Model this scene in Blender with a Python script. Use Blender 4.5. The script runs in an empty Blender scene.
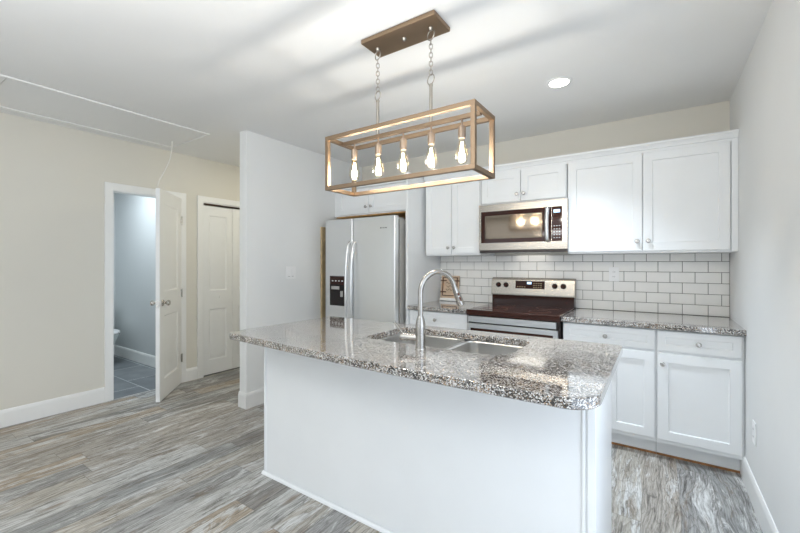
import bpy, bmesh, math, random
from mathutils import Vector, Matrix
C = bpy.context.scene.collection
SC = bpy.context.scene
PI = math.pi
rnd = random.Random(7)

# ------------------------------------------------------------------ camera, world, lights, exposure
H = 2.524                                   # ceiling height
cam_d = bpy.data.cameras.new('camera')
cam_d.sensor_width = 36.0
cam_d.lens = 383.83 * 36.0 / 800.0
cam_d.shift_y = -3.1 / 800.0
cam_d.clip_start = 0.05
cam = bpy.data.objects.new('camera', cam_d); C.objects.link(cam)
cam.location = (-0.430, -3.732, 1.314)
cam.rotation_euler = (PI / 2, 0, 0.595)
SC.camera = cam

world = bpy.data.worlds.new('sky'); SC.world = world
world.use_nodes = True
world.node_tree.nodes['Background'].inputs[0].default_value = (0.86, 0.93, 1.0, 1)
world.node_tree.nodes['Background'].inputs[1].default_value = 0.42

def area(name, loc, rot, sx, sy, power, col=(1, 1, 1)):
    d = bpy.data.lights.new(name, 'AREA'); d.shape = 'RECTANGLE'; d.size = sx; d.size_y = sy
    d.energy = power; d.color = col
    o = bpy.data.objects.new(name, d); C.objects.link(o); o.location = loc; o.rotation_euler = rot
    return o
# daylight: the wide window behind the camera, the one on the left, the glass door on the right beside the camera
area('daylight_front_window', (-2.3, -6.9, 1.35), (PI / 2, 0, 0), 4.0, 2.1, 30, (0.91, 0.96, 1.0))
area('daylight_side_window', (-4.74, -5.2, 1.4), (PI / 2, 0, -PI / 2), 1.9, 1.7, 5, (0.78, 0.91, 1.0))
area('daylight_right_window', (-0.012, -2.85, 1.10), (PI / 2, 0, PI / 2), 1.5, 2.0, 21.5, (0.75, 0.86, 1.0))
# added soft fill under the ceiling behind the camera, no fixture there
area('ceiling_fill', (-2.2, -4.9, H - 0.03), (0, 0, 0), 3.2, 1.6, 12, (0.84, 0.95, 1.0))
# added fill aimed up behind the camera to brighten the ceiling
area('bounce_fill', (-1.6, -4.3, 1.9), (PI * 0.93, 0, 0.3), 1.0, 1.0, 44, (0.965, 0.965, 0.96))
# ceiling light of the small bathroom and of the hall
area('bathroom_ceiling_light', (-5.75, -2.1, H - 0.03), (0, 0, 0), 0.4, 0.4, 22, (0.83, 0.94, 1.0))
area('hall_ceiling_light', (-3.78, -0.85, H - 0.02), (0, 0, 0), 0.25, 0.25, 6.2, (1.0, 0.94, 0.76))

SC.view_settings.view_transform = 'Standard'
SC.view_settings.look = 'None'
SC.view_settings.gamma = 1.0
SC.view_settings.use_curve_mapping = False
SC.view_settings.exposure = 0.09
SC.cycles.use_denoising = True
SC.cycles.max_bounces = 10
SC.cycles.diffuse_bounces = 6
SC.cycles.sample_clamp_indirect = 8.0

# ------------------------------------------------------------------ materials
def nodes(name):
    m = bpy.data.materials.new(name); m.use_nodes = True
    nt = m.node_tree
    return m, nt, nt.nodes['Principled BSDF'], nt.nodes, nt.links

def basic(name, col, rough=0.5, metal=0.0, var=0.03, scale=6.0, bump=0.0, bscale=200.0, coat=0.0, spec=0.5):
    m, nt, b, N, L = nodes(name)
    tc = N.new('ShaderNodeTexCoord')
    n = N.new('ShaderNodeTexNoise'); n.inputs['Scale'].default_value = scale; n.inputs['Detail'].default_value = 4
    L.new(tc.outputs['Object'], n.inputs['Vector'])
    r = N.new('ShaderNodeValToRGB')
    r.color_ramp.elements[0].position = 0.3; r.color_ramp.elements[1].position = 0.7
    r.color_ramp.elements[0].color = [max(0, c * (1 - var)) for c in col] + [1]
    r.color_ramp.elements[1].color = [min(1, c * (1 + var)) for c in col] + [1]
    L.new(n.outputs['Fac'], r.inputs['Fac']); L.new(r.outputs['Color'], b.inputs['Base Color'])
    b.inputs['Roughness'].default_value = rough; b.inputs['Metallic'].default_value = metal
    b.inputs['Coat Weight'].default_value = coat
    b.inputs['Specular IOR Level'].default_value = spec
    if bump > 0:
        n2 = N.new('ShaderNodeTexNoise'); n2.inputs['Scale'].default_value = bscale
        L.new(tc.outputs['Object'], n2.inputs['Vector'])
        bp = N.new('ShaderNodeBump'); bp.inputs['Strength'].default_value = bump; bp.inputs['Distance'].default_value = 0.001
        L.new(n2.outputs['Fac'], bp.inputs['Height']); L.new(bp.outputs['Normal'], b.inputs['Normal'])
    return m

def brushed(name, col, rough, axis, stretch=60.0):
    """metal with fine brushing lines along one axis"""
    m, nt, b, N, L = nodes(name)
    tc = N.new('ShaderNodeTexCoord'); mp = N.new('ShaderNodeMapping')
    s = [stretch * 8] * 3; s['XYZ'.index(axis)] = 2.0
    mp.inputs['Scale'].default_value = s
    L.new(tc.outputs['Object'], mp.inputs['Vector'])
    n = N.new('ShaderNodeTexNoise'); n.inputs['Scale'].default_value = 1.0; n.inputs['Detail'].default_value = 3
    L.new(mp.outputs['Vector'], n.inputs['Vector'])
    mr = N.new('ShaderNodeMapRange'); mr.inputs['To Min'].default_value = rough * 0.93; mr.inputs['To Max'].default_value = rough * 1.07
    L.new(n.outputs['Fac'], mr.inputs['Value']); L.new(mr.outputs['Result'], b.inputs['Roughness'])
    b.inputs['Base Color'].default_value = (*col, 1); b.inputs['Metallic'].default_value = 1.0
    return m

def emissive(name, col, strength):
    m, nt, b, N, L = nodes(name)
    b.inputs['Base Color'].default_value = (*col, 1)
    b.inputs['Emission Color'].default_value = (*col, 1); b.inputs['Emission Strength'].default_value = strength
    return m

def thin_glass(name, tint, rough=0.02):
    m = bpy.data.materials.new(name); m.use_nodes = True
    nt = m.node_tree; N = nt.nodes; L = nt.links; N.clear()
    out = N.new('ShaderNodeOutputMaterial'); mix = N.new('ShaderNodeMixShader')
    lw = N.new('ShaderNodeLayerWeight'); lw.inputs['Blend'].default_value = 0.5
    pw = N.new('ShaderNodeMath'); pw.operation = 'POWER'; pw.inputs[1].default_value = 3.0
    fr = N.new('ShaderNodeMath'); fr.operation = 'MULTIPLY_ADD'; fr.inputs[1].default_value = 0.95; fr.inputs[2].default_value = 0.04
    L.new(lw.outputs['Facing'], pw.inputs[0]); L.new(pw.outputs[0], fr.inputs[0])
    tr = N.new('ShaderNodeBsdfTransparent'); tr.inputs['Color'].default_value = (*tint, 1)
    gl = N.new('ShaderNodeBsdfGlossy'); gl.inputs['Roughness'].default_value = rough
    L.new(fr.outputs[0], mix.inputs['Fac']); L.new(tr.outputs[0], mix.inputs[1]); L.new(gl.outputs[0], mix.inputs[2])
    L.new(mix.outputs[0], out.inputs['Surface'])
    return m

def granite_mat():
    m, nt, b, N, L = nodes('granite')
    tc = N.new('ShaderNodeTexCoord')
    nd = N.new('ShaderNodeTexNoise'); nd.inputs['Scale'].default_value = 60; nd.inputs['Detail'].default_value = 3
    L.new(tc.outputs['Object'], nd.inputs['Vector'])
    mixv = N.new('ShaderNodeMixRGB'); mixv.blend_type = 'ADD'; mixv.inputs['Fac'].default_value = 0.014
    L.new(tc.outputs['Object'], mixv.inputs['Color1']); L.new(nd.outputs['Color'], mixv.inputs['Color2'])
    v = N.new('ShaderNodeTexVoronoi'); v.inputs['Scale'].default_value = 250
    L.new(mixv.outputs['Color'], v.inputs['Vector'])
    sep = N.new('ShaderNodeSeparateColor'); L.new(v.outputs['Color'], sep.inputs['Color'])
    n2 = N.new('ShaderNodeTexNoise'); n2.inputs['Scale'].default_value = 14; n2.inputs['Detail'].default_value = 6; n2.inputs['Roughness'].default_value = 0.7
    L.new(tc.outputs['Object'], n2.inputs['Vector'])
    ma = N.new('ShaderNodeMath'); ma.operation = 'MULTIPLY_ADD'; ma.inputs[1].default_value = 1.5; ma.inputs[2].default_value = -0.75
    L.new(n2.outputs['Fac'], ma.inputs[0])
    ad = N.new('ShaderNodeMath'); ad.operation = 'ADD'; ad.use_clamp = True
    L.new(sep.outputs[0], ad.inputs[0]); L.new(ma.outputs[0], ad.inputs[1])
    r = N.new('ShaderNodeValToRGB'); cr = r.color_ramp; cr.interpolation = 'CONSTANT'
    cols = [(0.0, (0.010, 0.009, 0.009)), (0.24, (0.050, 0.042, 0.037)), (0.38, (0.15, 0.105, 0.070)), (0.47, (0.29, 0.25, 0.21)),
            (0.58, (0.47, 0.45, 0.425)), (0.76, (0.74, 0.73, 0.715)), (0.93, (0.34, 0.235, 0.15))]
    cr.elements[0].position = 0; cr.elements[0].color = (*cols[0][1], 1)
    cr.elements[1].position = cols[1][0]; cr.elements[1].color = (*cols[1][1], 1)
    for p, c in cols[2:]:
        e = cr.elements.new(p); e.color = (*c, 1)
    L.new(ad.outputs[0], r.inputs['Fac']); L.new(r.outputs['Color'], b.inputs['Base Color'])
    b.inputs['Roughness'].default_value = 0.07
    b.inputs['IOR'].default_value = 2.05
    b.inputs['Coat Weight'].default_value = 0.7; b.inputs['Coat Roughness'].default_value = 0.04
    return m

def plank_mat():
    m, nt, b, N, L = nodes('vinyl_planks')
    def math_(op, a, bb=None, c=None):
        n = N.new('ShaderNodeMath'); n.operation = op
        for i, x in enumerate((a, bb, c)):
            if x is None: continue
            if isinstance(x, (int, float)): n.inputs[i].default_value = x
            else: L.new(x, n.inputs[i])
        return n.outputs[0]
    def comb(x, y, z=0.0):
        n = N.new('ShaderNodeCombineXYZ')
        for i, v in enumerate((x, y, z)):
            if isinstance(v, (int, float)): n.inputs[i].default_value = v
            else: L.new(v, n.inputs[i])
        return n.outputs[0]
    def noise(vec, scale, detail, rough=0.55, dist=0.0):
        n = N.new('ShaderNodeTexNoise'); n.inputs['Scale'].default_value = scale; n.inputs['Detail'].default_value = detail
        n.inputs['Roughness'].default_value = rough; n.inputs['Distortion'].default_value = dist
        L.new(vec, n.inputs['Vector']); return n.outputs['Fac']
    def ramp(fac, stops, interp='LINEAR'):
        r = N.new('ShaderNodeValToRGB'); cr = r.color_ramp; cr.interpolation = interp
        cr.elements[0].position = stops[0][0]; cr.elements[0].color = (*stops[0][1], 1)
        cr.elements[1].position = stops[1][0]; cr.elements[1].color = (*stops[1][1], 1)
        for p, c in stops[2:]:
            e = cr.elements.new(p); e.color = (*c, 1)
        L.new(fac, r.inputs['Fac']); return r.outputs['Color']
    def mix(mode, fac, c1, c2):
        n = N.new('ShaderNodeMixRGB'); n.blend_type = mode
        for i, v in ((0, fac), (1, c1), (2, c2)):
            if isinstance(v, (int, float)): n.inputs[i].default_value = v
            elif isinstance(v, tuple): n.inputs[i].default_value = (*v, 1)
            else: L.new(v, n.inputs[i])
        return n.outputs[0]
    tc = N.new('ShaderNodeTexCoord'); sx = N.new('ShaderNodeSeparateXYZ'); L.new(tc.outputs['Object'], sx.inputs[0])
    x, y = sx.outputs[0], sx.outputs[1]
    W, LEN = 0.17, 1.25
    xr = math_('DIVIDE', x, W); row = math_('FLOOR', xr)
    wn = N.new('ShaderNodeTexWhiteNoise'); wn.noise_dimensions = '1D'; L.new(row, wn.inputs['W'])
    yr = math_('ADD', math_('DIVIDE', y, LEN), math_('MULTIPLY', wn.outputs['Value'], 7.31)); col = math_('FLOOR', yr)
    wn2 = N.new('ShaderNodeTexWhiteNoise'); wn2.noise_dimensions = '2D'; L.new(comb(row, col), wn2.inputs['Vector'])
    pid = wn2.outputs['Value']
    off = math_('MULTIPLY', pid, 91.0)
    tone = ramp(pid, [(0.0, (0.31, 0.295, 0.275)), (0.16, (0.45, 0.415, 0.37)), (0.32, (0.355, 0.358, 0.352)), (0.48, (0.49, 0.455, 0.40)),
                      (0.62, (0.37, 0.365, 0.355)), (0.78, (0.56, 0.555, 0.53)), (0.9, (0.46, 0.38, 0.29))], 'CONSTANT')
    warp = noise(comb(math_('MULTIPLY', x, 3.0), math_('ADD', math_('MULTIPLY', y, 0.9), off), off), 1.0, 3)
    xw = math_('ADD', x, math_('MULTIPLY', warp, 0.16))
    g1 = noise(comb(math_('MULTIPLY', xw, 56.0), math_('ADD', math_('MULTIPLY', y, 3.0), off), off), 1.0, 9, 0.78, 0.6)
    g2 = noise(comb(math_('MULTIPLY', xw, 12.0), math_('ADD', math_('MULTIPLY', y, 1.5), off), off), 1.0, 9, 0.78, 0.8)
    g3 = noise(comb(math_('MULTIPLY', xw, 13.0), math_('ADD', math_('MULTIPLY', y, 1.9), math_('MULTIPLY', pid, 37.0)), off), 1.0, 9, 0.78, 0.8)
    fine = noise(comb(math_('MULTIPLY', xw, 190.0), math_('ADD', math_('MULTIPLY', y, 11.0), off), off), 1.0, 4, 0.75)
    wv = N.new('ShaderNodeTexWave'); wv.wave_type = 'BANDS'; wv.bands_direction = 'X'; wv.inputs['Scale'].default_value = 1.0
    wv.inputs['Distortion'].default_value = 5.0; wv.inputs['Detail'].default_value = 3; wv.inputs['Detail Scale'].default_value = 0.8
    L.new(comb(math_('MULTIPLY', xw, 26.0), math_('ADD', math_('MULTIPLY', y, 1.6), off), off), wv.inputs['Vector'])
    c = mix('MULTIPLY', 0.9, tone, ramp(g1, [(0.38, (0.30, 0.28, 0.265)), (0.49, (0.95, 0.95, 0.95)), (0.66, (1.15, 1.15, 1.15))]))
    c = mix('MIX', ramp(g2, [(0.515, (0, 0, 0)), (0.575, (0.9, 0.9, 0.9))]), c, (0.68, 0.685, 0.675))     # whitewash
    c = mix('MIX', ramp(g3, [(0.385, (0.8, 0.8, 0.8)), (0.45, (0, 0, 0))]), c, (0.23, 0.178, 0.13))     # worn brown
    cn = noise(comb(math_('MULTIPLY', xw, 7.0), math_('ADD', math_('MULTIPLY', y, 0.9), off), off), 1.0, 4, 0.5, 0.4)
    cl = math_('FRACT', math_('MULTIPLY', cn, 11.0))
    c = mix('MULTIPLY', 0.6, c, ramp(cl, [(0.0, (0.45, 0.44, 0.43)), (0.09, (0.6, 0.59, 0.58)), (0.2, (1, 1, 1))]))        # cathedral grain
    c = mix('MULTIPLY', 0.3, c, ramp(wv.outputs['Fac'], [(0.0, (0.50, 0.49, 0.48)), (0.16, (1, 1, 1))]))  # grain lines
    c = mix('MULTIPLY', 0.9, c, ramp(fine, [(0.36, (0.52, 0.51, 0.50)), (0.56, (1, 1, 1))]))
    kn = N.new('ShaderNodeTexVoronoi'); kn.inputs['Scale'].default_value = 1.0
    L.new(comb(math_('MULTIPLY', x, 4.2), math_('ADD', math_('MULTIPLY', y, 1.1), off), off), kn.inputs['Vector'])
    c = mix('MIX', ramp(kn.outputs['Distance'], [(0.03, (0.75, 0.75, 0.75)), (0.10, (0, 0, 0))]), c, (0.17, 0.11, 0.065))  # knots
    fx = math_('FRACT', xr); fy = math_('FRACT', yr)
    ex = math_('MINIMUM', fx, math_('SUBTRACT', 1.0, fx)); ey = math_('MINIMUM', fy, math_('SUBTRACT', 1.0, fy))
    gap = math_('MAXIMUM', math_('LESS_THAN', ex, 0.009), math_('LESS_THAN', ey, 0.0014))
    c = mix('MIX', math_('MULTIPLY', gap, 0.55), c, (0.12, 0.105, 0.09))
    L.new(c, b.inputs['Base Color'])
    b.inputs['Roughness'].default_value = 0.42
    bp = N.new('ShaderNodeBump'); bp.inputs['Strength'].default_value = 0.25; bp.inputs['Distance'].default_value = 0.001
    L.new(g1, bp.inputs['Height']); L.new(bp.outputs['Normal'], b.inputs['Normal'])
    return m

def slate_tile_mat():
    m, nt, b, N, L = nodes('slate_tile')
    tc = N.new('ShaderNodeTexCoord')
    mp = N.new('ShaderNodeMapping'); mp.inputs['Location'].default_value = (0.09, 0.29, 0)
    L.new(tc.outputs['Object'], mp.inputs['Vector'])
    br = N.new('ShaderNodeTexBrick'); br.inputs['Scale'].default_value = 1.0
    br.inputs['Brick Width'].default_value = 0.62; br.inputs['Row Height'].default_value = 0.40; br.inputs['Mortar Size'].default_value = 0.004
    br.inputs['Color1'].default_value = (0.16, 0.175, 0.19, 1); br.inputs['Color2'].default_value = (0.21, 0.225, 0.24, 1); br.inputs['Mortar'].default_value = (0.55, 0.58, 0.6, 1)
    L.new(mp.outputs['Vector'], br.inputs['Vector'])
    n = N.new('ShaderNodeTexNoise'); n.inputs['Scale'].default_value = 5; n.inputs['Detail'].default_value = 6
    L.new(tc.outputs['Object'], n.inputs['Vector'])
    mx = N.new('ShaderNodeMixRGB'); mx.blend_type = 'OVERLAY'; mx.inputs['Fac'].default_value = 0.5
    L.new(br.outputs['Color'], mx.inputs['Color1']); L.new(n.outputs['Fac'], mx.inputs['Color2']); L.new(mx.outputs['Color'], b.inputs['Base Color'])
    b.inputs['Roughness'].default_value = 0.4
    return m

M = {}
M['wall_lit'] = basic('lit_wall_paint', (0.80, 0.81, 0.81), 0.75, var=0.012, scale=2, bump=0.05, bscale=260)  # partition: shared wall paint, lightened to carry the strong light on it
M['wall_cool_lit'] = basic('cool_lit_wall_paint', (0.74, 0.745, 0.74), 0.75, var=0.012, scale=2, bump=0.05, bscale=260)  # right wall: cool daylight put into the colour of the shared wall paint
M['wall'] = basic('greige_wall_paint', (0.71, 0.685, 0.62), 0.75, var=0.012, scale=2, bump=0.05, bscale=260)
M['bathwall'] = basic('bathroom_wall_paint', (0.60, 0.62, 0.63), 0.7, var=0.012, scale=2)
M['ceil'] = basic('ceiling_paint', (0.82, 0.82, 0.815), 0.85, var=0.01, scale=2, bump=0.06, bscale=180)
M['trim'] = basic('white_trim_paint', (0.85, 0.85, 0.84), 0.35, var=0.01)
M['door'] = basic('door_paint', (0.87, 0.875, 0.87), 0.4, var=0.01)
M['cab'] = basic('white_cabinet_paint', (0.85, 0.865, 0.875), 0.38, var=0.01)
M['rawwood'] = basic('unpainted_plywood', (0.72, 0.42, 0.16), 0.6, var=0.2, scale=18)
M['tan'] = basic('tan_filler_wood', (0.50, 0.38, 0.22), 0.6, var=0.12, scale=20)
M['granite'] = granite_mat()
M['floor'] = plank_mat()
M['slate'] = slate_tile_mat()
M['steel'] = brushed('stainless_steel', (0.78, 0.785, 0.785), 0.30, 'Z')
M['steelh'] = brushed('stainless_steel_horizontal', (0.40, 0.37, 0.33), 0.27, 'X')
M['sink'] = brushed('sink_steel', (0.70, 0.69, 0.67), 0.30, 'X')
M['nickel'] = brushed('brushed_nickel', (0.44, 0.42, 0.395), 0.22, 'Z')
M['knob'] = basic('satin_nickel', (0.55, 0.53, 0.50), 0.22, 1.0)
M['bronze'] = brushed('brushed_champagne_metal', (0.32, 0.23, 0.155), 0.46, 'X')
M['chain'] = basic('satin_chain', (0.46, 0.42, 0.37), 0.3, 1.0)
M['socket'] = basic('bronze_socket', (0.40, 0.31, 0.24), 0.4, 0.9)
M['blackglass'] = basic('dark_brown_glass', (0.034, 0.010, 0.006), 0.05, var=0.05, spec=0.4)
M['black'] = basic('near_black_gloss', (0.012, 0.008, 0.008), 0.15, spec=0.35)
M['strip'] = basic('brown_floor_strip', (0.34, 0.16, 0.065), 0.6, var=0.3, scale=30)
M['ovenglass'] = basic('tinted_window_glass', (0.19, 0.155, 0.12), 0.09, 0.9, var=0.03)
M['blackplastic'] = basic('black_plastic', (0.02, 0.012, 0.010), 0.35)
M['greyside'] = basic('grey_appliance_side', (0.42, 0.41, 0.39), 0.45, var=0.03)
M['tile'] = basic('white_glazed_tile', (0.86, 0.85, 0.825), 0.22, var=0.02, scale=9)
M['grout'] = basic('grey_grout', (0.19, 0.18, 0.165), 0.9, var=0.1, scale=40)
M['plate'] = basic('white_plastic', (0.86, 0.86, 0.86), 0.3)
M['slot'] = basic('dark_slot', (0.05, 0.05, 0.05), 0.5)
M['porcelain'] = basic('porcelain', (0.74, 0.80, 0.78), 0.12, coat=0.4)
M['glass'] = thin_glass('clear_bulb_glass', (1.0, 0.97, 0.9))
M['pane'] = thin_glass('window_glass', (0.97, 0.99, 1.0))
M['filament'] = emissive('glowing_filament', (1.0, 0.80, 0.48), 60)
M['led'] = emissive('downlight_diffuser', (1.0, 0.97, 0.9), 14)
M['display'] = emissive('clock_display', (0.55, 0.75, 1.0), 1.2)
M['cord'] = basic('cotton_cord', (0.86, 0.85, 0.81), 0.8)
M['brown'] = basic('dark_brown_strap', (0.10, 0.035, 0.018), 0.5, var=0.15)
M['plaque'] = basic('pale_wood_board', (0.66, 0.50, 0.36), 0.6, var=0.12, scale=14)

# ------------------------------------------------------------------ mesh helpers
def add_box(bm, x0, x1, y0, y1, z0, z1, bev=0.0, seg=2):
    x0, x1 = min(x0, x1), max(x0, x1); y0, y1 = min(y0, y1), max(y0, y1); z0, z1 = min(z0, z1), max(z0, z1)
    v = [bm.verts.new(p) for p in ((x0, y0, z0), (x1, y0, z0), (x1, y1, z0), (x0, y1, z0), (x0, y0, z1), (x1, y0, z1), (x1, y1, z1), (x0, y1, z1))]
    f = [bm.faces.new([v[i] for i in q]) for q in ((3, 2, 1, 0), (4, 5, 6, 7), (0, 1, 5, 4), (1, 2, 6, 5), (2, 3, 7, 6), (3, 0, 4, 7))]
    if bev > 0:
        es = list({e for fc in f for e in fc.edges})
        bmesh.ops.bevel(bm, geom=es, offset=min(bev, 0.45 * min(x1 - x0, y1 - y0, z1 - z0)), segments=seg, affect='EDGES', profile=0.5)

def box(*a, **k):
    bm = bmesh.new(); add_box(bm, *a, **k); return bm

def add_loops(bm, loops, cap0=True, cap1=True, closed=True):
    vs = [[bm.verts.new(p) for p in lp] for lp in loops]
    n = len(loops[0])
    for a, b in zip(vs, vs[1:]):
        for i in range(n if closed else n - 1):
            j = (i + 1) % n
            bm.faces.new((a[i], a[j], b[j], b[i]))
    if cap0: bm.faces.new(vs[0][::-1])
    if cap1: bm.faces.new(vs[-1])
    return vs

def rect_loft(bm, x0, x1, z0, z1, prof):
    """rectangle in XZ carried through (inset, y) steps, the first step at the back"""
    lps = []
    for ins, y in prof:
        lps.append([(x0 + ins, y, z0 + ins), (x1 - ins, y, z0 + ins), (x1 - ins, y, z1 - ins), (x0 + ins, y, z1 - ins)])
    add_loops(bm, lps)

def shaker(x0, x1, z0, z1, yf, th=0.02, rail=0.058, rec=0.009):
    bm = bmesh.new()
    rect_loft(bm, x0, x1, z0, z1, [(0, yf + th), (0, yf + 0.002), (0.002, yf), (rail, yf), (rail + 0.003, yf + rec)])
    return bm

def basis(axis):
    a = Vector(axis).normalized()
    u = a.orthogonal().normalized(); w = a.cross(u)
    return a, u, w

def add_lathe(bm, prof, org=(0, 0, 0), axis=(0, 0, 1), n=24):
    a, u, w = basis(axis); o = Vector(org)
    rings = []
    for r, h in prof:
        if r < 1e-6: rings.append([bm.verts.new(o + a * h)])
        else: rings.append([bm.verts.new(o + a * h + (u * math.cos(2 * PI * i / n) + w * math.sin(2 * PI * i / n)) * r) for i in range(n)])
    for p, q in zip(rings, rings[1:]):
        for i in range(n):
            j = (i + 1) % n
            if len(p) == 1 and len(q) == 1: continue
            if len(p) == 1: bm.faces.new((p[0], q[j], q[i]))
            elif len(q) == 1: bm.faces.new((p[i], p[j], q[0]))
            else: bm.faces.new((p[i], p[j], q[j], q[i]))
    if len(rings[0]) > 1: bm.faces.new(rings[0][::-1])
    if len(rings[-1]) > 1: bm.faces.new(rings[-1])

def add_tube(bm, pts, r, n=10, closed=False):
    P = [Vector(p) for p in pts]; k = len(P)
    rs = r if isinstance(r, (list, tuple)) else [r] * k
    def tan(i):
        if closed: return (P[(i + 1) % k] - P[i - 1]).normalized()
        return (P[min(i + 1, k - 1)] - P[max(i - 1, 0)]).normalized()
    t = tan(0); u = t.orthogonal().normalized(); rings = []
    for i in range(k):
        t2 = tan(i); u = (u - t2 * u.dot(t2)).normalized(); w = t2.cross(u)
        rings.append([bm.verts.new(P[i] + (u * math.cos(2 * PI * j / n) + w * math.sin(2 * PI * j / n)) * rs[i]) for j in range(n)])
    m = k if closed else k - 1
    for i in range(m):
        a, b = rings[i], rings[(i + 1) % k]
        s = 0
        if closed and i == k - 1:
            s = min(range(n), key=lambda q: (b[q].co - a[0].co).length)
        for j in range(n):
            bm.faces.new((a[j], a[(j + 1) % n], b[(j + 1 + s) % n], b[(j + s) % n]))
    if not closed:
        bm.faces.new(rings[0][::-1]); bm.faces.new(rings[-1])

def spline(pts, per=8):
    P = [Vector(p) for p in pts]; out = []
    for i in range(len(P) - 1):
        p0 = P[max(i - 1, 0)]; p1 = P[i]; p2 = P[i + 1]; p3 = P[min(i + 2, len(P) - 1)]
        for k in range(per):
            t = k / per
            out.append(0.5 * ((2 * p1) + (p2 - p0) * t + (2 * p0 - 5 * p1 + 4 * p2 - p3) * t * t + (3 * p1 - p0 - 3 * p2 + p3) * t ** 3))
    out.append(P[-1]); return out

def round_poly(pts, radii, n=8):
    """counter-clockwise polygon with rounded corners"""
    out = []; k = len(pts)
    for i in range(k):
        p = Vector((*pts[i], 0)); a = Vector((*pts[i - 1], 0)); b = Vector((*pts[(i + 1) % k], 0)); r = radii[i]
        if r <= 0: out.append((p.x, p.y)); continue
        da = (a - p).normalized(); db = (b - p).normalized()
        ang = da.angle(db); d = r / math.tan(ang / 2)
        c = p + (da + db).normalized() * (r / math.sin(ang / 2))
        s = p + da * d - c; e = p + db * d - c
        a0 = math.atan2(s.y, s.x); a1 = math.atan2(e.y, e.x)
        while a1 - a0 > PI: a1 -= 2 * PI
        while a1 - a0 < -PI: a1 += 2 * PI
        for q in range(n + 1):
            t = a0 + (a1 - a0) * q / n
            out.append((c.x + r * math.cos(t), c.y + r * math.sin(t)))
    return out

def offset_loop(lp, d):
    out = []; k = len(lp)
    for i in range(k):
        a = Vector(lp[i - 1]); p = Vector(lp[i]); b = Vector(lp[(i + 1) % k])
        e1 = (p - a); e2 = (b - p)
        n1 = Vector((-e1.y, e1.x)).normalized() if e1.length > 1e-9 else Vector((0, 0))
        n2 = Vector((-e2.y, e2.x)).normalized() if e2.length > 1e-9 else Vector((0, 0))
        nn = (n1 + n2).normalized()
        out.append((p.x + nn.x * d, p.y + nn.y * d))
    return out

def slab_bm(outer, hole, z0, z1, ease=0.004):
    """stone slab: ccw outer loop, optional ccw hole loop"""
    bm = bmesh.new()
    def ring(lp, inward):
        steps = [(ease * inward, z1), (ease * 0.3 * inward, z1 - ease * 0.3), (0, z1 - ease), (0, z0 + ease), (ease * inward, z0)]
        vs = [[bm.verts.new((x, y, z)) for x, y in (offset_loop(lp, d) if d else lp)] for d, z in steps]
        n = len(lp)
        for a, b in zip(vs, vs[1:]):
            for i in range(n):
                j = (i + 1) % n; bm.faces.new((a[i], a[j], b[j], b[i]))
        return vs[0], vs[-1]
    t1, b1 = ring(outer, 1)
    tops, bots = [t1], [b1]
    if hole:
        t2, b2 = ring(hole, -1); tops.append(t2); bots.append(b2)
    def edges(rings):
        es = []
        for r in rings:
            for i in range(len(r)):
                e = bm.edges.get((r[i], r[(i + 1) % len(r)]))
                es.append(e)
        return es
    bmesh.ops.triangle_fill(bm, use_beauty=True, use_dissolve=False, edges=edges(tops), normal=(0, 0, 1))
    bmesh.ops.triangle_fill(bm, use_beauty=True, use_dissolve=False, edges=edges(bots), normal=(0, 0, -1))
    return bm

def root_loc(o):
    while o.parent: o = o.parent
    return o.location.copy()

def obj(name, bm, mat, parent=None, local=False, angle=35):
    """one mesh object; a child is stored relative to its thing, a top-level mesh gets its origin at its base"""
    bmesh.ops.recalc_face_normals(bm, faces=bm.faces[:])
    base = Vector((0, 0, 0))
    if parent is not None:
        if not local: base = root_loc(parent)
    elif not local:
        xs = [v.co for v in bm.verts]
        base = Vector(((min(p.x for p in xs) + max(p.x for p in xs)) / 2, (min(p.y for p in xs) + max(p.y for p in xs)) / 2, min(p.z for p in xs)))
    if base.length > 0: bmesh.ops.translate(bm, verts=bm.verts[:], vec=-base)
    me = bpy.data.meshes.new(name)
    for f in bm.faces: f.smooth = True
    bm.to_mesh(me); bm.free()
    me.set_sharp_from_angle(angle=math.radians(angle))
    me.materials.append(M[mat])
    o = bpy.data.objects.new(name, me); C.objects.link(o)
    wn = o.modifiers.new('weighted_normals', 'WEIGHTED_NORMAL'); wn.keep_sharp = True; wn.weight = 80
    if parent is not None: o.parent = parent
    elif not local: o.location = base
    return o

def tag(o, label, cat, group=None):
    o['label'] = label; o['category'] = cat
    if group: o['group'] = group
    return o

def thing(name, label, cat, loc, group=None):
    o = bpy.data.objects.new(name, None); C.objects.link(o); o.location = loc; o.empty_display_size = 0.1
    return tag(o, label, cat, group)

def struct(name, bm, mat, label=None):
    o = bmesh and obj(name, bm, mat, local=True); o['kind'] = 'structure'
    if label: o['label'] = label
    return o

def copy_tree(o, parent=None):
    c = o.copy(); C.objects.link(c); c.parent = parent
    for ch in list(o.children): copy_tree(ch, c)
    return c

# ------------------------------------------------------------------ the setting
XL, FRONT = -4.797, -7.0
PX0, PX1, PY = -3.632, -3.527, -1.636          # partition beside the refrigerator
D1 = (-2.225, -1.597)                          # bathroom door opening
D2 = (-1.343, -0.58)                           # closet opening
DT = 2.025

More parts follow.
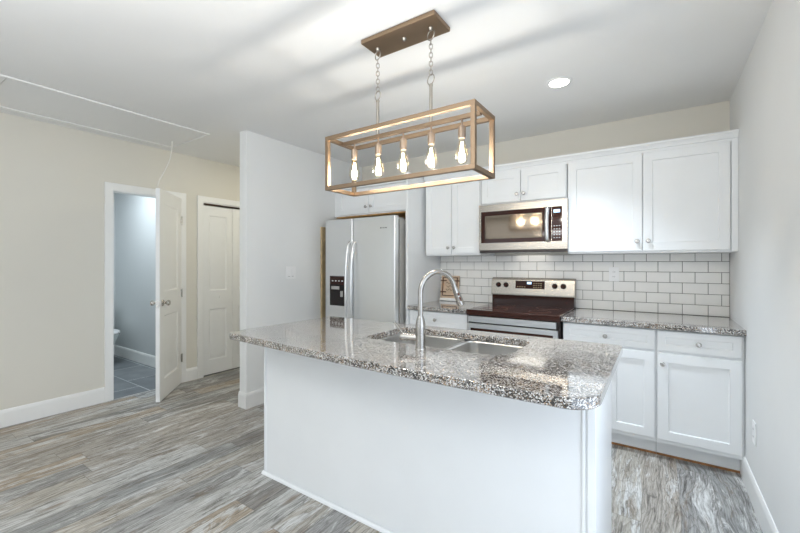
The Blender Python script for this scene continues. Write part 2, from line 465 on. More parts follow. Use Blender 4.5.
struct('floor', box(XL - 0.004, 0.10, FRONT - 0.1, 0.10, -0.06, 0.0), 'floor', 'grey weathered plank floor')
struct('ceiling', box(-7.1, 0.10, FRONT - 0.1, 0.10, H, H + 0.1), 'ceil', 'white painted ceiling')
bm = bmesh.new()
for y0, y1, z0, z1 in ((FRONT - 0.1, -3.65, 0, H), (-3.65, -2.05, 0, 0.05), (-3.65, -2.05, 2.15, H), (-2.05, 0.10, 0, H)): add_box(bm, 0, 0.10, y0, y1, z0, z1)
struct('wall_right', bm, 'wall_cool_lit')
struct('wall_back', box(XL, 0.0, 0.0, 0.10, 0, H), 'wall')
bm = bmesh.new()
W0 = XL - 0.11
for y0, y1, z0, z1 in ((FRONT - 0.1, -6.1, 0, H), (-6.1, -4.3, 0, 0.6), (-6.1, -4.3, 2.15, H), (-4.3, D1[0], 0, H), (D1[0], D1[1], DT, H), (D1[1], D2[0], 0, H), (D2[0], D2[1], DT, H), (D2[1], 0.1, 0, H)):
    add_box(bm, W0, XL, y0, y1, z0, z1)
struct('wall_left', bm, 'wall')
bm = bmesh.new()
for x0, x1, z0, z1 in ((-4.9, -4.4, 0, H), (-4.4, -0.2, 0, 0.25), (-4.4, -0.2, 2.42, H), (-0.2, 0.0, 0, H)):
    add_box(bm, x0, x1, FRONT - 0.1, FRONT, z0, z1)
struct('wall_front', bm, 'wall')
struct('wall_partition', box(PX0, PX1, PY, 0.0, 0, H, bev=0.006), 'wall_lit')
# windows behind the camera
def window(name, boxes, pane):
    bm = bmesh.new()
    for b_ in boxes: add_box(bm, *b_)
    w = obj(name, bm, 'trim', local=True); w['kind'] = 'structure'
    g = obj('window_pane', box(*pane), 'pane', w, local=True)
yy = FRONT - 0.06
window('window_1', [(-4.4, -0.2, yy - 0.03, yy + 0.03, 0.25, 0.31), (-4.4, -0.2, yy - 0.03, yy + 0.03, 2.36, 2.42)] +
       [(x - 0.03, x + 0.03, yy - 0.03, yy + 0.03, 0.31, 2.36) for x in (-4.37, -3.0, -1.6, -0.23)], (-4.4, -0.2, yy - 0.004, yy + 0.004, 0.28, 2.4))
xx = XL - 0.06
window('window_2', [(xx - 0.03, xx + 0.03, -6.1, -4.3, 0.6, 0.66), (xx - 0.03, xx + 0.03, -6.1, -4.3, 2.09, 2.15)] +
       [(xx - 0.03, xx + 0.03, y - 0.03, y + 0.03, 0.66, 2.09) for y in (-6.07, -5.2, -4.33)], (xx - 0.004, xx + 0.004, -6.1, -4.3, 0.63, 2.12))
xx = 0.05
window('window_3', [(xx - 0.03, xx + 0.03, -3.65, -2.05, 0.05, 0.11), (xx - 0.03, xx + 0.03, -3.65, -2.05, 2.09, 2.15)] +
       [(xx - 0.03, xx + 0.03, y - 0.03, y + 0.03, 0.11, 2.09) for y in (-3.62, -2.85, -2.08)], (xx - 0.004, xx + 0.004, -3.65, -2.05, 0.08, 2.12))
# bathroom and closet shells behind the left wall
BX, BY0, BY1 = -6.95, -3.6, -1.445
struct('floor_bathroom', box(BX - 0.1, XL - 0.004, BY0 - 0.1, 0.1, -0.06, -0.001), 'slate', 'dark slate tile floor of the bathroom')
struct('wall_bathroom_far', box(BX - 0.1, BX, BY0 - 0.1, BY1 + 0.05, 0, H), 'bathwall')
struct('wall_bathroom_side', box(BX, W0, BY1, BY1 + 0.05, 0, H), 'bathwall')
struct('wall_bathroom_near', box(BX, W0, BY0 - 0.1, BY0, 0, H), 'bathwall')
struct('wall_closet', box(-5.6, -5.5, BY1 + 0.05, 0.1, 0, H), 'wall')
struct('wall_closet_end', box(-5.5, W0, 0.0, 0.1, 0, H), 'wall')

# baseboards
def baseboard(name, runs):
    """runs of (x0, y0, x1, y1, nx, ny): a wall line and the direction into the room"""
    bm = bmesh.new(); h, t = 0.14, 0.014
    for x0, y0, x1, y1, nx, ny in runs:
        prof = [(0, 0), (t, 0), (t, h - 0.03), (t - 0.003, h - 0.022), (t - 0.005, h - 0.008), (t - 0.010, h), (0, h)]
        A = [(x0 + nx * d, y0 + ny * d, z) for d, z in prof]; B_ = [(x1 + nx * d, y1 + ny * d, z) for d, z in prof]
        add_loops(bm, [A, B_])
    o = struct(name, bm, 'trim')
CW = 0.064
baseboard('baseboard_left', [(XL, FRONT, XL, D1[0] - CW, 1, 0), (XL, D1[1] + CW, XL, D2[0] - CW, 1, 0), (XL, D2[1] + CW, XL, 0, 1, 0)])
baseboard('baseboard_right', [(0, FRONT, 0, -3.66, -1, 0), (0, -2.04, 0, -0.548, -1, 0)])
baseboard('baseboard_partition', [(PX1, PY, PX1, -0.73, 1, 0), (PX0, PY, PX1 + 0.014, PY, 0, -1), (PX0, PY, PX0, 0, -1, 0)])
baseboard('baseboard_bathroom', [(BX, BY1, W0, BY1, 0, -1), (BX, BY0, BX, BY1, 1, 0)])

# casings with jamb linings
def casing(name, y0, y1, zt):
    bm = bmesh.new(); t = 0.018
    add_box(bm, XL, XL + t, y0 - CW, y0 + 0.004, 0, zt + CW, bev=0.004)
    add_box(bm, XL, XL + t, y1 - 0.004, y1 + CW, 0, zt + CW, bev=0.004)
    add_box(bm, XL, XL + t, y0 - 0.004, y1 + 0.004, zt - 0.004, zt + CW, bev=0.004)
    add_box(bm, W0, XL + 0.002, y0 - 0.001, y0 + 0.012, 0, zt); add_box(bm, W0, XL + 0.002, y1 - 0.012, y1 + 0.001, 0, zt)
    add_box(bm, W0, XL + 0.002, y0, y1, zt - 0.012, zt + 0.001)
    struct(name, bm, 'trim')
casing('trim_1', D1[0], D1[1], DT)
casing('trim_2', D2[0], D2[1], DT)

# panelled door leaf in local coordinates: width along +X from the hinge, thickness along Y, moulding on both faces
def leaf_bm(w, h, th, panels, st=0.10):
    bm = bmesh.new()
    zs = [0] + [z for p in panels for z in p] + [h]
    add_box(bm, 0, st, -th / 2, th / 2, 0, h); add_box(bm, w - st, w, -th / 2, th / 2, 0, h)
    for i in range(0, len(zs), 2): add_box(bm, st, w - st, -th / 2, th / 2, zs[i], zs[i + 1])
    for z0, z1 in panels:
        for s in (-1, 1):
            y = s * th / 2
            rect_loft(bm, st, w - st, z0, z1, [(0, 0), (0, y), (0.012, y - s * 0.009), (0.030, y - s * 0.009), (0.050, y - s * 0.002)])
    return bm
d = bpy.data.objects.new('door_1', None); C.objects.link(d); d['kind'] = 'structure'
d['label'] = 'white two panel door standing open to the bathroom'; d['category'] = 'door'
d.location = (XL + 0.028, D1[1] - 0.014, 0.012)
d.rotation_euler = (0, 0, math.atan2(-0.418, 0.445))
DW = 0.605
obj('door_leaf', leaf_bm(DW, 2.008, 0.035, [(0.19, 0.80), (1.03, 1.88)], 0.115), 'door', d, local=True)
for s in (-1, 1):
    bm = bmesh.new()
    add_lathe(bm, [(0.030, 0), (0.032, 0.004), (0.028, 0.009), (0.012, 0.013), (0.010, 0.028), (0.016, 0.034), (0.026, 0.044), (0.028, 0.054), (0.023, 0.064), (0, 0.068)], (DW - 0.065, s * 0.0175, 0.925), (0, s, 0))
    obj('door_knob', bm, 'knob', d, local=True)
obj('latch_plate', box(DW - 0.001, DW + 0.0015, -0.012, 0.012, 0.89, 0.95, bev=0.001), 'knob', d, local=True)
for z in (0.27, 0.98, 1.77):
    bm = bmesh.new(); add_lathe(bm, [(0.008, 0), (0.008, 0.09)], (-0.006, 0.0195, z - 0.045), n=12); add_box(bm, -0.006, 0.022, 0.015, 0.0195, z - 0.042, z + 0.042)
    obj('hinge', bm, 'knob', d, local=True)

d = bpy.data.objects.new('door_2', None); C.objects.link(d); d['kind'] = 'structure'
d['label'] = 'closed white bifold closet door beside the partition'; d['category'] = 'door'
d.location = (XL - 0.03, D2[0] + 0.014, 0.012); d.rotation_euler = (0, 0, PI / 2)
LW = (D2[1] - D2[0] - 0.034) / 2
for k in range(2):
    bm = leaf_bm(LW, 1.975, 0.032, [(0.165, 0.765), (0.98, 1.865)], 0.072)
    bmesh.ops.translate(bm, verts=bm.verts[:], vec=(k * (LW + 0.004), 0, 0))
    lf = obj('bifold_leaf', bm, 'door', d, local=True)
    if k == 0:
        bm = bmesh.new(); add_lathe(bm, [(0.010, 0), (0.008, 0.012), (0.017, 0.022), (0.017, 0.030), (0, 0.034)], (LW - 0.16, -0.016, 0.90), (0, -1, 0))
        obj('door_knob', bm, 'door', lf, local=True)
obj('track', box(0, 2 * LW, -0.012, 0.012, 1.992, 2.0), 'brown', d, local=True)

# ------------------------------------------------------------------ kitchen cabinets
KB = [(0.009, 0), (0.0075, 0.004), (0.0055, 0.010), (0.007, 0.015), (0.0145, 0.020), (0.0155, 0.025), (0.012, 0.029), (0, 0.0305)]
def knob(parent, x, z, y):
    bm = bmesh.new(); add_lathe(bm, KB, (x, y, z), (0, -1, 0), 20)
    return obj('knob', bm, 'knob', parent)
UF = -0.365        # front of the wall cabinet boxes; doors stand 0.02 in front
def upper(label, x0, x1, z0, doors, yf=UF, z1=2.14):
    """doors: (x0, x1, z0, z1, knob_x, knob_z)"""
    t = thing('wall_cabinet', label, 'cabinet', ((x0 + x1) / 2, yf / 2, z0), 'white shaker wall cabinets')
    obj('cabinet_body', box(x0, x1, yf, -0.002, z0, z1, bev=0.0015), 'cab', t)
    for a, b_, c, e, kx, kz in doors:
        dr = obj('cabinet_door', shaker(a, b_, c, e, yf - 0.02), 'cab', t)
        knob(dr, kx, kz, yf - 0.02)
    return t
UB = 1.392
upper('white two door wall cabinet between refrigerator panel and microwave', -2.388, -1.803, UB, [(-2.382, -2.098, 1.407, 2.125, -2.127, 1.465), (-2.092, -1.810, 1.407, 2.125, -2.063, 1.465)])
upper('short white two door wall cabinet directly above the microwave', -1.797, -1.058, 1.842, [(-1.790, -1.434, 1.857, 2.125, -1.461, 1.919), (-1.428, -1.064, 1.857, 2.125, -1.401, 1.919)])
t = upper('large white two door wall cabinet in the right corner', -1.052, -0.0005, UB, [(-1.046, -0.5375, 1.407, 2.125, -0.569, 1.479), (-0.5325, -0.041, 1.407, 2.125, -0.499, 1.479)])
obj('filler_stile', box(-0.035, -0.0005, UF - 0.019, UF, 1.396, 2.135, bev=0.002), 'cab', t)

# cornice running along the top of the three wall cabinets
bm = bmesh.new()
prof = [(UF + 0.03, 2.1285), (UF - 0.008, 2.1285), (UF - 0.008, 2.148), (UF - 0.022, 2.150), (UF - 0.024, 2.160), (UF - 0.030, 2.168), (UF - 0.038, 2.176), (UF - 0.046, 2.179), (UF - 0.046, 2.193), (UF + 0.03, 2.193)]
add_loops(bm, [[(-2.40, y, z) for y, z in prof], [(-0.0005, y, z) for y, z in prof]])
tag(obj('crown_molding', bm, 'cab'), 'white stepped crown molding running along the wall cabinet tops', 'molding')

# cabinet over the refrigerator, tall end panel, filler on the partition
RF = -0.50
t = thing('wall_cabinet', 'white two door cabinet high over the refrigerator', 'cabinet', (-2.98, RF / 2, 1.83), 'white shaker wall cabinets')
obj('cabinet_body', box(-3.525, -2.452, RF, -0.002, 1.842, 2.14, bev=0.0015), 'cab', t)
for a, b_, kx in ((-3.465, -3.010, -3.040), (-3.004, -2.46, -2.972)):
    dr = obj('cabinet_door', shaker(a, b_, 1.852, 2.125, RF - 0.02), 'cab', t); knob(dr, kx, 1.922, RF - 0.02)
o = obj('underside_panel', box(-3.51, -2.455, RF + 0.016, -0.01, 1.832, 1.842), 'rawwood', t); o['label'] = 'unpainted brown plywood underside'
o = obj('top_molding', box(-3.525, -2.452, RF - 0.035, RF, 2.135, 2.194, bev=0.006), 'cab', t)
t = tag(obj('end_panel', box(-2.448, -2.420, -0.655, -0.002, 0.0, 2.19, bev=0.002), 'cab'), 'tall white end panel beside the refrigerator', 'panel')
tag(obj('filler_strip', box(-3.525, -3.500, -0.722, -0.05, 0.0, 1.715, bev=0.002), 'tan'), 'narrow tan wood strip between partition wall and refrigerator', 'filler strip')

BF = -0.62         # front of base cabinet boxes
def base(label, x0, x1, drawers, doors):
    t = thing('base_cabinet', label, 'cabinet', ((x0 + x1) / 2, BF / 2, 0), 'white shaker base cabinets')
    obj('cabinet_body', box(x0, x1, BF, -0.015, 0.112, 0.877, bev=0.0015), 'cab', t)
    obj('toe_kick', box(x0, x1, -0.548, -0.50, 0.012, 0.118), 'cab', t)
    o = obj('floor_strip', box(x0, x1, -0.553, -0.50, 0.0, 0.014), 'strip', t); o['label'] = 'unpainted brown wood edge along the floor'
    for a, b_, kx in drawers:
        dr = obj('drawer', shaker(a, b_, 0.735, 0.868, BF - 0.02, rail=0.042, rec=0.007), 'cab', t); knob(dr, kx, 0.797, BF - 0.02)
    for a, b_, kx in doors:
        dr = obj('cabinet_door', shaker(a, b_, 0.142, 0.717, BF - 0.02), 'cab', t); knob(dr, kx, 0.648, BF - 0.02)
    return t
base('white base cabinet left of the range with one drawer', -2.418, -1.808, [(-2.410, -1.816, -2.130)], [(-2.410, -2.116, -2.145), (-2.110, -1.816, -2.08)])
base('white base cabinet just right of the range with one drawer', -1.040, -0.452, [(-1.032, -0.460, -0.752)], [(-1.032, -0.749, -0.78), (-0.743, -0.460, -0.714)])
t = base('white base cabinet against the right wall, drawer over single door', -0.450, -0.002, [(-0.442, -0.016, -0.226)], [(-0.442, -0.016, -0.414)])
CT0, CT1 = 0.878, 0.914
tag(obj('countertop', slab_bm([(-2.418, -0.668), (-1.806, -0.668), (-1.806, -0.004), (-2.418, -0.004)], None, CT0, CT1), 'granite'), 'short speckled granite countertop left of the range', 'countertop', 'speckled granite countertops')
tag(obj('countertop', slab_bm([(-1.042, -0.672), (-0.001, -0.672), (-0.001, -0.004), (-1.042, -0.004)], None, CT0, CT1), 'granite'), 'speckled granite countertop in the right corner under white tile', 'countertop', 'speckled granite countertops')

# backsplash of bevelled subway tile
t = thing('backsplash', 'white glazed subway tile backsplash with grey grout', 'backsplash', (-1.2, -0.005, CT1))
obj('grout', box(-2.416, -0.001, -0.0075, -0.001, CT1, UB - 0.001), 'grout', t)
bm = bmesh.new(); PW, PH, G = 0.158, 0.0835, 0.0035
ztop = 1.329 + PH; r = 0
while ztop > CT1 + 0.01:
    z1 = min(ztop - G / 2, UB - 0.002); z0 = max(ztop - PH + G / 2, CT1 + 0.003)
    x = -0.047 + (0 if r % 2 == 0 else -PW / 2) + PW
    while x > -2.41:
        x1 = min(x - G / 2, -0.003); x0 = max(x - PW + G / 2, -2.414)
        if x1 - x0 > 0.012 and z1 - z0 > 0.01: add_box(bm, x0, x1, -0.0125, -0.004, z0, z1, bev=0.0022, seg=2)
        x -= PW
    ztop -= PH; r += 1
obj('tile_field', bm, 'tile', t)

# outlets and switch
def wall_plate(name, label, cat, o_, u, nrm, w, h, gangs, kind):
    """o_ = centre on the wall, u = horizontal unit, nrm = into the room"""
    t = thing(name, label, cat, o_)
    O, U, Nn, Z = Vector((0, 0, 0)), Vector(u), Vector(nrm), Vector((0, 0, 1))
    def pbox(cx, cz, w_, h_, d0, d1, mat, nm, par):
        bm = bmesh.new(); add_box(bm, -w_ / 2, w_ / 2, d0, d1, -h_ / 2, h_ / 2, bev=0.0015)
        mt = Matrix((( U.x, Nn.x, 0, 0), (U.y, Nn.y, 0, 0), (0, 0, 1, 0), (0, 0, 0, 1)))
        bmesh.ops.translate(bm, verts=bm.verts[:], vec=(cx, 0, cz)); bmesh.ops.transform(bm, matrix=mt, verts=bm.verts[:])
        return obj(nm, bm, mat, par, local=True)
    p = pbox(0, 0, w, h, 0.0005, 0.006, 'plate', 'cover_plate', t)
    for g in range(gangs):
        cx = (g - (gangs - 1) / 2) * 0.046
        if kind == 'switch':
            pbox(cx, 0, 0.034, 0.068, 0.006, 0.009, 'plate', 'rocker', t)
            pbox(cx, -0.037, 0.026, 0.003, 0.006, 0.0075, 'slot', 'shadow_gap', t)
        else:
            for dz in (-0.02, 0.02):
                q = pbox(cx, dz, 0.032, 0.028, 0.006, 0.008, 'plate', 'socket', t)
                for sx in (-0.006, 0.006): pbox(cx + sx, dz, 0.0025, 0.009, 0.008, 0.0084, 'slot', 'slot', q)
    return t
wall_plate('light_switch', 'white double light switch on the grey partition wall', 'light switch', (PX1, -1.135, 1.221), (0, 1, 0), (1, 0, 0), 0.125, 0.125, 2, 'switch')
wall_plate('wall_outlet', 'white outlet on the tile backsplash right of the range', 'outlet', (-0.752, -0.0125, 1.222), (1, 0, 0), (0, -1, 0), 0.075, 0.12, 1, 'outlet')
wall_plate('wall_outlet', 'white outlet low on the right wall beside the corner cabinet', 'outlet', (0.0, -0.915, 0.39), (0, 1, 0), (-1, 0, 0), 0.075, 0.12, 1, 'outlet')

# ------------------------------------------------------------------ refrigerator
t = thing('refrigerator', 'stainless steel side by side refrigerator in the alcove', 'refrigerator', (-2.917, -0.4, 0))
FX0, FX1, FG, FYF = -3.372, -2.468, -2.990, -0.802
obj('fridge_body', box(FX0 + 0.012, FX1 - 0.006, -0.715, -0.03, 0.03, 1.735, bev=0.006), 'greyside', t)
obj('gasket', box(FX0 + 0.02, FX1 - 0.014, -0.738, -0.712, 0.10, 1.735), 'blackplastic', t)
obj('kick_grille', box(FX0 + 0.02, FX1 - 0.02, -0.72, -0.68, 0.02, 0.095), 'blackplastic', t)
obj('hinge_cover', box(FX1 - 0.14, FX1 - 0.02, -0.775, -0.62, 1.735, 1.757, bev=0.006), 'greyside', t)
for x0, x1, s in ((FX0, FG - 0.004, -1), (FG + 0.004, FX1, 1)):
    dr = obj('fridge_door', box(x0, x1, FYF, -0.738, 0.10, 1.768, bev=0.010, seg=3), 'steel', t)
    hx = FG + s * 0.035
    pts = spline([(hx, FYF + 0.004, 1.53), (hx, FYF - 0.030, 1.50), (hx, FYF - 0.058, 1.30), (hx, FYF - 0.066, 1.05), (hx, FYF - 0.058, 0.80), (hx, FYF - 0.030, 0.60), (hx, FYF + 0.004, 0.57)], 6)
    bm = bmesh.new(); add_tube(bm, pts, 0.0125, 12); obj('handle', bm, 'steel', dr)
    if s < 0:
        w = obj('dispenser', box(-3.302, -3.088, FYF - 0.004, FYF + 0.03, 0.876, 1.184, bev=0.004), 'black', dr)
        obj('dispenser_panel', box(-3.298, -3.092, FYF - 0.0052, FYF - 0.003, 1.095, 1.180, bev=0.001), 'blackglass', w)
    else:
        bm = bmesh.new()
        for k, wd in enumerate((0.010, 0.004, 0.003, 0.005, 0.006, 0.004, 0.006, 0.006)):
            add_box(bm, -2.640 + k * 0.010, -2.640 + k * 0.010 + wd, FYF - 0.0012, FYF + 0.001, 1.648, 1.656 + 0.003 * (k % 3 == 0))
        obj('badge', bm, 'slot', dr)
# the water and ice dispenser in the left door
obj('dispenser_frame', box(-3.310, -3.080, FYF - 0.002, FYF + 0.01, 0.868, 1.192, bev=0.003), 'steel', t)
for k in range(4): obj('dispenser_button', box(-3.270 + k * 0.045, -3.250 + k * 0.045, FYF - 0.0055, FYF - 0.003, 1.128, 1.138), 'plate', t)
bm = bmesh.new(); add_box(bm, -3.275, -3.165, FYF - 0.010, FYF - 0.003, 1.045, 1.078, bev=0.003); add_box(bm, -3.150, -3.115, FYF - 0.010, FYF - 0.003, 0.97, 1.03, bev=0.003)
obj('dispenser_paddle', bm, 'greyside', t)

# ------------------------------------------------------------------ over-range microwave
t = thing('microwave', 'stainless steel over the range microwave with dark glass door', 'microwave', (-1.428, -0.22, 1.40))
MX0, MX1, MZ0, MZ1, MF = -1.792, -1.040, 1.408, 1.838, -0.440
obj('microwave_body', box(MX0 + 0.003, MX1 - 0.003, MF + 0.03, -0.002, MZ0 + 0.01, MZ1 - 0.002, bev=0.003), 'greyside', t)
fr = obj('front_frame', box(MX0, MX1, MF, MF + 0.03, MZ0 + 0.022, MZ1, bev=0.004), 'steelh', t)
obj('vent_strip', box(MX0 + 0.006, MX1 - 0.006, MF + 0.004, MF + 0.05, MZ0, MZ0 + 0.026, bev=0.003), 'blackplastic', t)
bm = bmesh.new(); rect_loft(bm, MX0 + 0.022, -1.165, 1.496, 1.776, [(0, MF + 0.01), (0, MF - 0.003), (0.001, MF - 0.004), (0.004, MF - 0.004)])
dr = obj('door_glass', bm, 'blackglass', t)
bm = bmesh.new(); rect_loft(bm, MX0 + 0.060, -1.235, 1.530, 1.738, [(0, MF), (0, MF - 0.0045), (0.003, MF - 0.0055), (0.010, MF - 0.0055), (0.012, MF - 0.005)])
obj('door_window', bm, 'ovenglass', dr)
hp = spline([(-1.190, MF - 0.002, 1.766), (-1.190, MF - 0.028, 1.758), (-1.190, MF - 0.040, 1.70), (-1.190, MF - 0.044, 1.636), (-1.190, MF - 0.040, 1.57), (-1.190, MF - 0.028, 1.512), (-1.190, MF - 0.002, 1.504)], 5)
bm = bmesh.new(); add_tube(bm, hp, 0.0165, 14); obj('handle', bm, 'steel', dr)
bm = bmesh.new(); rect_loft(bm, -1.160, -1.082, 1.496, 1.776, [(0, MF + 0.01), (0, MF - 0.003), (0.001, MF - 0.004), (0.004, MF - 0.004)])
cp = obj('control_panel', bm, 'blackglass', t)
obj('clock_display', box(-1.145, -1.097, MF - 0.0055, MF - 0.003, 1.728, 1.752), 'display', cp)
for i in range(3):
    for j in range(5):
        x, z = -1.146 + i * 0.020, 1.520 + j * 0.024
        obj('button', box(x, x + 0.011, MF - 0.0055, MF - 0.003, z, z + 0.007), 'greyside', cp)
obj('light_lens', box(-1.62, -1.24, -0.30, -0.12, MZ0 + 0.004, MZ0 + 0.012), 'plate', t)

ld = bpy.data.lights.new('microwave_task_light', 'AREA'); ld.size = 0.3; ld.energy = 0.3; ld.color = (1.0, 0.95, 0.86)
lo = bpy.data.objects.new('microwave_task_light', ld); C.objects.link(lo); lo.parent = t; lo.location = (0, 0.06, -0.002)

# ------------------------------------------------------------------ range
t = thing('range', 'stainless electric range with dark glass cooktop and backguard', 'range', (-1.424, -0.34, 0))
RX0, RX1 = -1.801, -1.047
obj('range_body', box(RX0 + 0.004, RX1 - 0.004, -0.655, -0.03, 0.02, 0.885, bev=0.003), 'blackplastic', t)
obj('cooktop', box(RX0, RX1, -0.700, -0.075, 0.874, 0.923, bev=0.006, seg=3), 'blackglass', t)
for x, y, r_ in ((-1.61, -0.52, 0.105), (-1.235, -0.52, 0.085), (-1.61, -0.23, 0.08), (-1.235, -0.23, 0.10)):
    bm = bmesh.new(); add_tube(bm, [(x + r_ * math.cos(a * PI / 20), y + r_ * math.sin(a * PI / 20), 0.9232) for a in range(40)], 0.0012, 4, closed=True)
    obj('burner_ring', bm, 'brown', t)
bm = bmesh.new()                                     # backguard, its lower part dark and the stainless head leaning back
add_box(bm, RX0 + 0.004, RX1 - 0.004, -0.092, -0.015, 0.90, 1.02, bev=0.003)
obj('backguard_base', bm, 'blackglass', t)
bm = bmesh.new()
pr = [(-0.102, 1.012), (-0.104, 1.03), (-0.088, 1.150), (-0.080, 1.168), (-0.062, 1.178), (-0.015, 1.178), (-0.015, 1.012)]
add_loops(bm, [[(RX0, y, z) for y, z in pr], [(RX1, y, z) for y, z in pr]])
bg = obj('control_panel', bm, 'steelh', t)
def face_y(z): return -0.104 + (z - 1.03) * 0.016 / 0.12
tilt = Vector((0, -0.12, 0.016)).normalized()
for x in (-1.732, -1.658, -1.212, -1.140):
    z = 1.108; bm = bmesh.new(); add_lathe(bm, [(0.024, -0.002), (0.024, 0.006), (0.021, 0.010), (0.018, 0.026), (0.015, 0.029), (0, 0.029)], (x, face_y(z), z), tilt, 20)
    add_box(bm, x - 0.003, x + 0.003, face_y(z) - 0.032, face_y(z) - 0.006, z - 0.019, z + 0.019, bev=0.001)
    obj('control_knob', bm, 'blackglass', bg)
def panel_box(x0, x1, z0, z1, d0, d1):
    bm = bmesh.new(); rect = []
    for d_ in (d0, d1):
        rect.append([Vector((x, face_y(z), z)) + tilt * d_ for x, z in ((x0, z0), (x1, z0), (x1, z1), (x0, z1))])
    add_loops(bm, rect); return bm
dp = obj('display_panel', panel_box(-1.566, -1.300, 1.078, 1.150, -0.002, 0.002), 'blackglass', bg)
obj('clock_display', panel_box(-1.458, -1.418, 1.120, 1.140, 0.001, 0.0028), 'display', dp)
for x, z in [(-1.55 + 0.022 * i, 1.09) for i in range(4)] + [(-1.40 + 0.021 * i, 1.088 + 0.018 * j) for i in range(4) for j in range(3)]:
    obj('button', panel_box(x, x + 0.011, z, z + 0.007, 0.001, 0.0028), 'tan', dp)
obj('front_trim', box(RX0 + 0.012, RX1 - 0.030, -0.684, -0.652, 0.817, 0.866, bev=0.003), 'steel', t)
dr = obj('oven_door', box(RX0 + 0.006, RX1 - 0.018, -0.686, -0.652, 0.18, 0.806, bev=0.004), 'steel', t)
obj('oven_window', box(RX0 + 0.035, RX1 - 0.05, -0.689, -0.68, 0.34, 0.768, bev=0.002), 'blackglass', dr)
bm = bmesh.new(); add_tube(bm, [(RX0 + 0.05, -0.738, 0.715), (RX1 - 0.06, -0.738, 0.715)], 0.0135, 14)
for x in (RX0 + 0.07, RX1 - 0.08): add_box(bm, x - 0.012, x + 0.012, -0.738, -0.685, 0.705, 0.725, bev=0.003)
obj('handle', bm, 'steel', dr)
obj('storage_drawer', box(RX0 + 0.006, RX1 - 0.006, -0.684, -0.652, 0.05, 0.172, bev=0.004), 'steelh', t)

# decorative plaque leaning on the backsplash
t = thing('plaque', 'small tan wooden plaque with dark brown straps leaning on the backsplash', 'plaque', (-2.285, -0.05, CT1))
def lean(bm):
    mt = Matrix.Translation((-2.285, -0.062, CT1 + 0.001)) @ Matrix.Rotation(-0.13, 4, 'X')
    bmesh.ops.transform(bm, matrix=mt, verts=bm.verts[:]); return bm
obj('board', lean(box(-0.105, 0.105, 0.0, 0.014, 0.030, 0.270, bev=0.003)), 'plaque', t)
obj('ledge', lean(box(-0.105, 0.105, -0.020, 0.014, 0.0, 0.030, bev=0.003)), 'trim', t)
for args in ((-0.088, -0.078, 0.055, 0.250), (0.078, 0.088, 0.055, 0.250)): obj('strap', lean(box(args[0], args[1], -0.005, 0.001, args[2], args[3], bev=0.001)), 'brown', t)
for z in (0.095, 0.215):
    for s in (-1, 1): obj('strap', lean(box(s * 0.075 - 0.034, s * 0.075 + 0.034, -0.006, 0.001, z - 0.006, z + 0.006, bev=0.001)), 'brown', t)
for z in (0.058, 0.248): obj('strap', lean(box(-0.088, 0.088, -0.005, 0.001, z - 0.004, z + 0.004, bev=0.001)), 'brown', t)
bm = bmesh.new()
for k, z in enumerate((0.19, 0.155, 0.12)):
    add_tube(bm, spline([(-0.045 + 0.015 * i, -0.001, z + 0.010 * math.sin(i * 2.1 + k)) for i in range(7)], 5), 0.0022, 6)
obj('scroll_pattern', lean(bm), 'brown', t)

# ------------------------------------------------------------------ island
IX0, IX1, IYF, IYB = -2.484, -0.622, -2.213, -1.635
t = thing('kitchen_island', 'white panelled kitchen island in the middle of the floor', 'kitchen island', ((IX0 + IX1) / 2, -1.92, 0))
bm = bmesh.new()                                    # hollow carcass so the sink bowls hang free inside
add_box(bm, IX0 + 0.004, IX1 - 0.004, IYF + 0.004, IYF + 0.022, 0, CT0)
obj('front_panel', bm, 'cab', t)
obj('side_panel', box(IX1 - 0.022, IX1, IYF + 0.022, IYB, 0.0, CT0, bev=0.0015), 'cab', t)
obj('side_panel', box(IX0, IX0 + 0.022, IYF + 0.022, IYB, 0.0, CT0, bev=0.0015), 'cab', t)
obj('back_panel', box(IX0 + 0.022, IX1 - 0.022, IYB, IYB + 0.02, 0.11, CT0, bev=0.0015), 'cab', t)
obj('toe_kick', box(IX0 + 0.022, IX1 - 0.022, IYB - 0.07, IYB - 0.05, 0.0, 0.11), 'cab', t)
for x0, x1 in ((IX1 - 0.024, IX1 + 0.003), (IX0 - 0.003, IX0 + 0.012)):
    obj('corner_trim', box(x0, x1, IYF - 0.004, IYF + 0.024, 0.0, CT0, bev=0.003), 'cab', t)
obj('batten', box(IX1 - 0.042, IX1 - 0.031, IYF - 0.002, IYF + 0.01, 0.0, CT0, bev=0.003), 'cab', t)
bm = bmesh.new()                                    # quarter round along the floor
qp = [(0, 0), (-0.016, 0), (-0.0148, 0.0061), (-0.0113, 0.0113), (-0.0061, 0.0148), (0, 0.016)]
add_loops(bm, [[(IX0 - 0.01, IYF - 0.002 + a, b_) for a, b_ in qp], [(IX1 + 0.004, IYF - 0.002 + a, b_) for a, b_ in qp]])
obj('quarter_round', bm, 'cab', t)
for k in range(4):
    x0 = IX0 + 0.03 + k * 0.455
    obj('cabinet_door', (lambda b2: (bmesh.ops.rotate(b2, cent=(x0 + 0.222, IYB + 0.02, 0.5), matrix=Matrix.Rotation(PI, 3, 'Z'), verts=b2.verts[:]), b2)[1])(shaker(x0, x0 + 0.445, 0.14, 0.865, IYB + 0.0)), 'cab', t)

